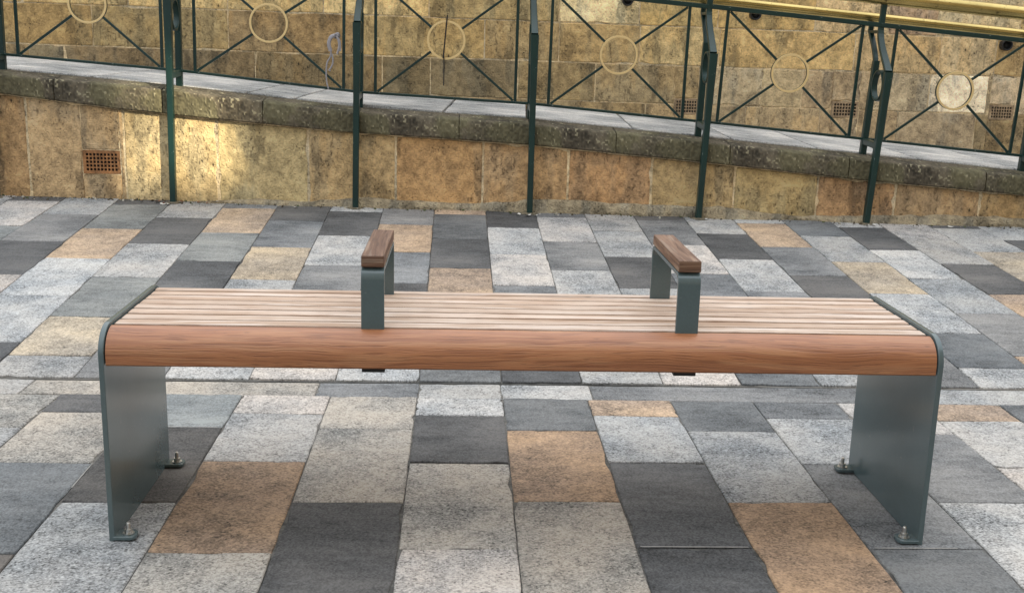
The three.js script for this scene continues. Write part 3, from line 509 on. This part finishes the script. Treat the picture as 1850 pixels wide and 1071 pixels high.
// ---------------------------------------------------------------- the bench
{
  const bench = thing('bench', 'backless wooden slatted bench with two armrests and grey-green end plates', 'bench');
  const XL = -0.780, XR = 1.0845, TH = 0.012, ZF = -2.305, ZR = -2.775, H = 0.4925;
  // end plates
  const prof = new THREE.Shape(); const rf = 0.062, rb = 0.05;      // drawn in (-z, y)
  prof.moveTo(-ZF, 0.002); prof.lineTo(-ZR, 0.002); prof.lineTo(-ZR, H - rb); prof.absarc(-ZR - rb, H - rb, rb, 0, Math.PI / 2, false); prof.lineTo(-ZF + rf, H); prof.absarc(-ZF + rf, H - rf, rf, Math.PI / 2, Math.PI, false); prof.lineTo(-ZF, 0.002);
  const pg = new THREE.ExtrudeGeometry(prof, { depth: TH - 0.003, bevelEnabled: true, bevelSize: 0.0015, bevelThickness: 0.0015, bevelSegments: 2, curveSegments: 16 }); pg.rotateY(Math.PI / 2);
  for (const [x, s] of [[XL, 1], [XR - TH, -1]]) {
    const plate = mesh('end_plate', boxUV(pg.clone().translate(x + 0.0015, 0, 0).toNonIndexed(), 0, 0, 'z'), M.plate, bench);
    const inside = s > 0 ? XL + TH : XR - TH;
    for (const z of [-2.322, -2.752]) {
      const sh = new THREE.Shape(); sh.moveTo(0, -0.02); sh.lineTo(0.034, -0.02); sh.absarc(0.034, -0.008, 0.012, -Math.PI / 2, 0, false); sh.lineTo(0.046, 0.008); sh.absarc(0.034, 0.008, 0.012, 0, Math.PI / 2, false); sh.lineTo(0, 0.02);
      const tg = new THREE.ExtrudeGeometry(sh, { depth: 0.006, bevelEnabled: true, bevelSize: 0.0008, bevelThickness: 0.0008, bevelSegments: 1 }); tg.rotateX(-Math.PI / 2); if (s < 0) tg.rotateY(Math.PI);
      const tab = mesh('foot_tab', boxUV(tg.translate(inside - s * 0.002, 0.004, z), 0, 0), M.plate, plate);
      const bx = inside + s * 0.026, parts = [new THREE.CylinderGeometry(0.0125, 0.0125, 0.002, 20).translate(bx, 0.0125, z), new THREE.CylinderGeometry(0.0088, 0.0088, 0.008, 6).translate(bx, 0.018, z), new THREE.CylinderGeometry(0.0048, 0.005, 0.014, 14).translate(bx, 0.0285, z), new THREE.CylinderGeometry(0.0034, 0.0048, 0.0025, 14).translate(bx, 0.03675, z)];
      mesh('anchor_bolt', mergeGeometries(parts), M.steel, plate);
    }
    const lug = mesh('fixing_lug', box(inside - 0.001 + (s > 0 ? 0 : -0.03), inside + 0.001 + (s > 0 ? 0.03 : 0), 0.398, 0.408, -2.44, -2.41, 0.002), M.plate, plate);
  }
  // nosing boards, front and back: a swept rounded profile
  const x0 = XL + TH + 0.003, x1 = XR - TH - 0.003;
  const nosing = (pts, ov) => {
    const A = pts.map(p => V(x0, p[1], p[0])), B = pts.map(p => V(x1, p[1], p[0])); const n = 24, rows = [];
    for (let i = 0; i <= n; i++) rows.push(A.map((p, j) => V(lerp(x0, x1, i / n), p.y, p.z)));
    const g = grid(rows, false, (p, i, j, s) => [p.x, s + ov]);
    const caps = [A, B].map((c, e) => { const sh = new THREE.ShapeGeometry(new THREE.Shape(pts.map(p => new THREE.Vector2(p[0], p[1])))); const q = sh.attributes.position; for (let i = 0; i < q.count; i++) q.setXYZ(i, e ? x1 : x0, q.getY(i), q.getX(i)); sh.computeVertexNormals(); boxUV(sh); return sh; });
    return mergeGeometries([g.toNonIndexed(), ...caps.map(c => c.toNonIndexed())]);
  };
  const arc = (cz, cy, r, a0, a1, n = 12) => Array.from({ length: n + 1 }, (_, i) => { const a = lerp(a0, a1, i / n); return [cz + r * Math.cos(a), cy + r * Math.sin(a)]; });
  const T = 0.4875, fr = [[-2.361, 0.452], [-2.345, 0.412], [ZF + 0.001 - 0.004, 0.410], [ZF - 0.0015, 0.4135], ...arc(ZF - 0.0015 - 0.056, T - 0.056, 0.056, 0, Math.PI / 2, 14), [-2.3615, T], [-2.3635, T - 0.002], [-2.364, 0.452], [-2.361, 0.452]];
  mesh('front_board', nosing(fr, 0.02), M.board, bench);
  const bk = [[-2.709, 0.455], [-2.7095, T - 0.003], [-2.712, T], ...arc(ZR + 0.003 + 0.045, T - 0.045, 0.045, Math.PI / 2, Math.PI, 10), [ZR + 0.004, 0.412], [-2.735, 0.412], [-2.709, 0.455]];
  mesh('back_board', nosing(bk, 0.21), M.slat, bench);
  const gz = [-2.3705, -2.4205, -2.4705, -2.5165, -2.5645, -2.6115, -2.6590, -2.7035], r = rng(15);
  for (let k = 0; k < 7; k++) {
    const w = (r() - 0.5) * 0.0016, fg = k === 0 ? 0.0065 : 0.0046, bg = k === 6 ? 0.0058 : 0.0046;
    const m = mesh('seat_slat', box(x0, x1, T - 0.030 + w, T + w, gz[k + 1] + bg, gz[k] - fg, 0.0032, 'x', r() * 3, k * 0.061 + 0.02 * r()), M.slats[[0, 2, 1, 0, 2, 1, 1][k]], bench);
  }
  // armrests
  for (const [xa, xb] of [[-0.2185, -0.1675], [0.4845, 0.5355]]) {
    const arm = group('armrest', bench), zf = -2.3645, zb = -2.7085, top = 0.6245, t = 0.0075, ro = 0.026;
    const sh = new THREE.Shape(); const L = -zf - t, Rr = -zb + 0.0;
    // in (-z, y): outer outline up, over and down, inner back
    sh.moveTo(L, 0.40); sh.lineTo(L, top - ro); sh.absarc(L + ro, top - ro, ro, Math.PI, Math.PI / 2, true); sh.lineTo(Rr - ro, top); sh.absarc(Rr - ro, top - ro, ro, Math.PI / 2, 0, true); sh.lineTo(Rr, 0.40); sh.lineTo(Rr - t, 0.40); sh.lineTo(Rr - t, top - ro); sh.absarc(Rr - ro, top - ro, ro - t, 0, Math.PI / 2, false); sh.lineTo(L + ro, top - t); sh.absarc(L + ro, top - ro, ro - t, Math.PI / 2, Math.PI, false); sh.lineTo(L + t, 0.40); sh.lineTo(L, 0.40);
    const g = new THREE.ExtrudeGeometry(sh, { depth: xb - xa - 0.002, bevelEnabled: true, bevelSize: 0.001, bevelThickness: 0.001, bevelSegments: 2, curveSegments: 12 }); g.rotateY(Math.PI / 2); g.translate(xa + 0.001, 0, 0);
    mesh('frame', boxUV(g, 0, 0, 'z'), M.plate, arm);
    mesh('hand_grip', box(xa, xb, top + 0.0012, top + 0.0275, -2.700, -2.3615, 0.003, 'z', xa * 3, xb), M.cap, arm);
    mesh('under_bracket', box(xa - 0.003, xb + 0.003, 0.398, 0.406, -2.755, -2.352, 0.001, 'z'), M.black, arm);
    mesh('bracket_lip', box(xa + 0.001, xb + 0.001, 0.388, 0.399, -2.385, -2.354, 0.001, 'z'), M.black, arm);
  }
}

// ---------------------------------------------------------------- small things
{
  const rope = thing('rope', 'frayed grey rope knotted to a railing upright, its tail hanging loose', 'rope');
  const P = l => l.map(([x, y, dz = 0.02]) => V(x, y, railZ(x) + dz));
  mesh('knot', mergeGeometries([tube(P([[-0.697, 1.126, 0.014], [-0.686, 1.118, 0.016], [-0.690, 1.108, -0.012], [-0.705, 1.112, -0.014], [-0.703, 1.122, 0.012], [-0.688, 1.128, 0.014], [-0.684, 1.114, -0.008], [-0.704, 1.104, 0.008]]), 0.0066, 8, 60), tube(P([[-0.703, 1.118], [-0.722, 1.110, 0.022], [-0.732, 1.095], [-0.737, 1.07], [-0.728, 1.034]]), 0.0105, 8)]), M.rope, rope);
  mesh('strand', tube(P([[-0.700, 1.112], [-0.722, 1.104, 0.03], [-0.730, 1.075, 0.028], [-0.725, 1.03, 0.024], [-0.732, 1.00], [-0.747, 0.974], [-0.753, 0.921], [-0.751, 0.867], [-0.742, 0.831]]), 0.0042, 8, 60), M.rope, rope);
  mesh('strand', tube(P([[-0.728, 1.03], [-0.716, 0.996], [-0.718, 0.966], [-0.731, 0.940], [-0.738, 0.932], [-0.730, 0.928]]), 0.0046, 8), M.rope, rope);
  mesh('strand', tube(P([[-0.697, 1.117], [-0.685, 1.094], [-0.682, 1.056], [-0.692, 1.02]]), 0.006, 8), M.rope, rope);
  mesh('strand', tube(P([[-0.695, 1.117], [-0.678, 1.088], [-0.675, 1.035]]), 0.0046, 8), M.rope, rope);

  const tie = thing('cable_tie', 'black cable tie strapped across a gold ring, its tail pointing down', 'cable tie');
  mesh('strap', mergeGeometries([tube([V(-0.093, 1.238, railZ(-0.09) + 0.020), V(-0.112, 1.022, railZ(-0.11) + 0.020)], 0.0038, 8, 4), tube([V(-0.093, 1.238, railZ(-0.09) + 0.020), V(-0.092, 1.240, railZ(-0.09)), V(-0.094, 1.236, railZ(-0.09) - 0.016), V(-0.104, 1.13, railZ(-0.1) - 0.017), V(-0.112, 1.022, railZ(-0.11) - 0.012), V(-0.112, 1.020, railZ(-0.11) + 0.020)], 0.003, 8, 40)]), M.black, tie);
  mesh('head', box(-0.117, -0.107, 1.012, 1.028, railZ(-0.11) + 0.014, railZ(-0.11) + 0.026, 0.002), M.black, tie);
  mesh('tail', tube([V(-0.109, 1.016, railZ(-0.1) + 0.021), V(-0.108, 0.94, railZ(-0.1) + 0.023), V(-0.109, 0.865, railZ(-0.1) + 0.022)], 0.003, 8, 10), M.black, tie);

  const r = rng(88);
  const flake = (s) => { const g = new THREE.PlaneGeometry(s, s * 0.62, 4, 3), p = g.attributes.position; for (let i = 0; i < p.count; i++) { const x = p.getX(i) / s, y = p.getY(i) / s; p.setXYZ(i, x * s, y * s * (1 - 1.5 * x * x), 0.5 * s * (x * x - 0.4 * y) + 0.06 * s * r()); } g.rotateX(-Math.PI / 2); g.computeVertexNormals(); return g; };
  const drop = (name, label, cat, grp, mat, x, dz, s) => { const z = wallZ(x) + dz, m = mesh(name, flake(s), mat, scene); m.position.set(x, rearY(z) + 0.0085, z); m.rotation.y = r() * 6; m.userData = { label, category: cat, group: grp }; };
  for (const [x, dz, s] of [[-1.66, 0.06, 0.035], [-1.70, 0.035, 0.03], [-1.62, 0.10, 0.026], [-1.75, 0.05, 0.022], [-1.53, 0.05, 0.03], [-1.44, 0.045, 0.024], [-1.39, 0.06, 0.02]]) drop('fallen_leaf', 'small dry red-brown leaf lying at the foot of the retaining wall', 'leaf', 'dry leaves at the foot of the wall', M.leaf, x, dz, s);
  for (const [x, dz, s] of [[-1.615, 0.115, 0.034], [-1.585, 0.12, 0.026], [0.31, 0.10, 0.03], [0.36, 0.125, 0.04], [0.40, 0.12, 0.028], [1.33, 0.08, 0.02], [2.24, 0.10, 0.03], [2.20, 0.11, 0.026], [2.66, 0.09, 0.03], [-0.56, 0.09, 0.02], [-0.9, 0.1, 0.024]]) drop('pale_scrap', 'small pale scrap lying on the paving beside the wall', 'scrap', 'pale scraps along the foot of the wall', M.scrap, x, dz, s);
}

{ // crumbs of mortar, grit and dead moss in the corner between paving and wall
  const r = rng(501), n = 900, im = shade(new THREE.InstancedMesh(new THREE.IcosahedronGeometry(1, 0), new THREE.MeshStandardMaterial({ roughness: 0.95 }), n)), m = new THREE.Matrix4(), q = new THREE.Quaternion(), c = new THREE.Color();
  for (let i = 0; i < n; i++) { const x = -3.2 + 7.2 * r(), d = 0.012 + 0.075 * Math.pow(r(), 2.2), z = wallZ(x) + d, s = 0.0015 + 0.005 * Math.pow(r(), 3); q.setFromEuler(new THREE.Euler(r() * 6, r() * 6, r() * 6)); m.compose(V(x, rearY(z) + 0.004 + s * 0.4, z), q, V(s * (1 + r()), s * 0.7, s * (1 + r()))); im.setMatrixAt(i, m); const t = r(); t < 0.55 ? c.setRGB(0.09, 0.07, 0.045) : t < 0.8 ? c.setRGB(0.07, 0.085, 0.03) : c.setRGB(0.48, 0.44, 0.36); im.setColorAt(i, c); }
  im.name = 'grit'; im.userData = { kind: 'stuff', label: 'loose grit and dead moss along the foot of the retaining wall', category: 'grit' }; scene.add(im);
}

// ---------------------------------------------------------------- unseen facade added behind the camera: blocks the sun except one shaped gap
{
  const b = thing('added_sun_blocker', 'unseen thin facade added to block the sun, with one opening for the sun patch', 'building');
  const z0 = 7.0, z1 = 7.3, X0 = -2, X1 = 22, Y1 = 13.8, hx = 10.17, hy = 10.06, hw = 0.43, hh = 0.43;
  const wallPart = (x0, x1, y0, y1) => { const g = new THREE.BoxGeometry(x1 - x0, y1 - y0, z1 - z0); g.translate((x0 + x1) / 2, (y0 + y1) / 2, (z0 + z1) / 2); mesh('blocker_wall', g, M.mortar, b); };
  wallPart(X0, hx - hw, 0, Y1); wallPart(hx + hw, X1, 0, Y1); wallPart(hx - hw, hx + hw, 0, hy - hh); wallPart(hx - hw, hx + hw, hy + hh, Y1);  // opening sized and aimed so one sun patch reaches the retaining wall
  for (let i = 0; i < 7; i++) for (let j = 0; j < 4; j++) { const x = 0.2 + i * 3.3, y = 1.2 + j * 3.3; if (Math.abs(x - hx) < 1.2 && Math.abs(y + 0.8 - hy) < 2.2) continue; const f = mesh('dressing_window_frame', new THREE.BoxGeometry(1.3, 1.9, 0.06).translate(x, y + 0.8, z0 - 0.03), M.scrap, b); mesh('dressing_pane', new THREE.BoxGeometry(1.1, 1.7, 0.02).translate(x, y + 0.8, z0 - 0.065), M.glass, f); }  // windows only dress the added sun blocker
}

renderer.render(scene, camera);
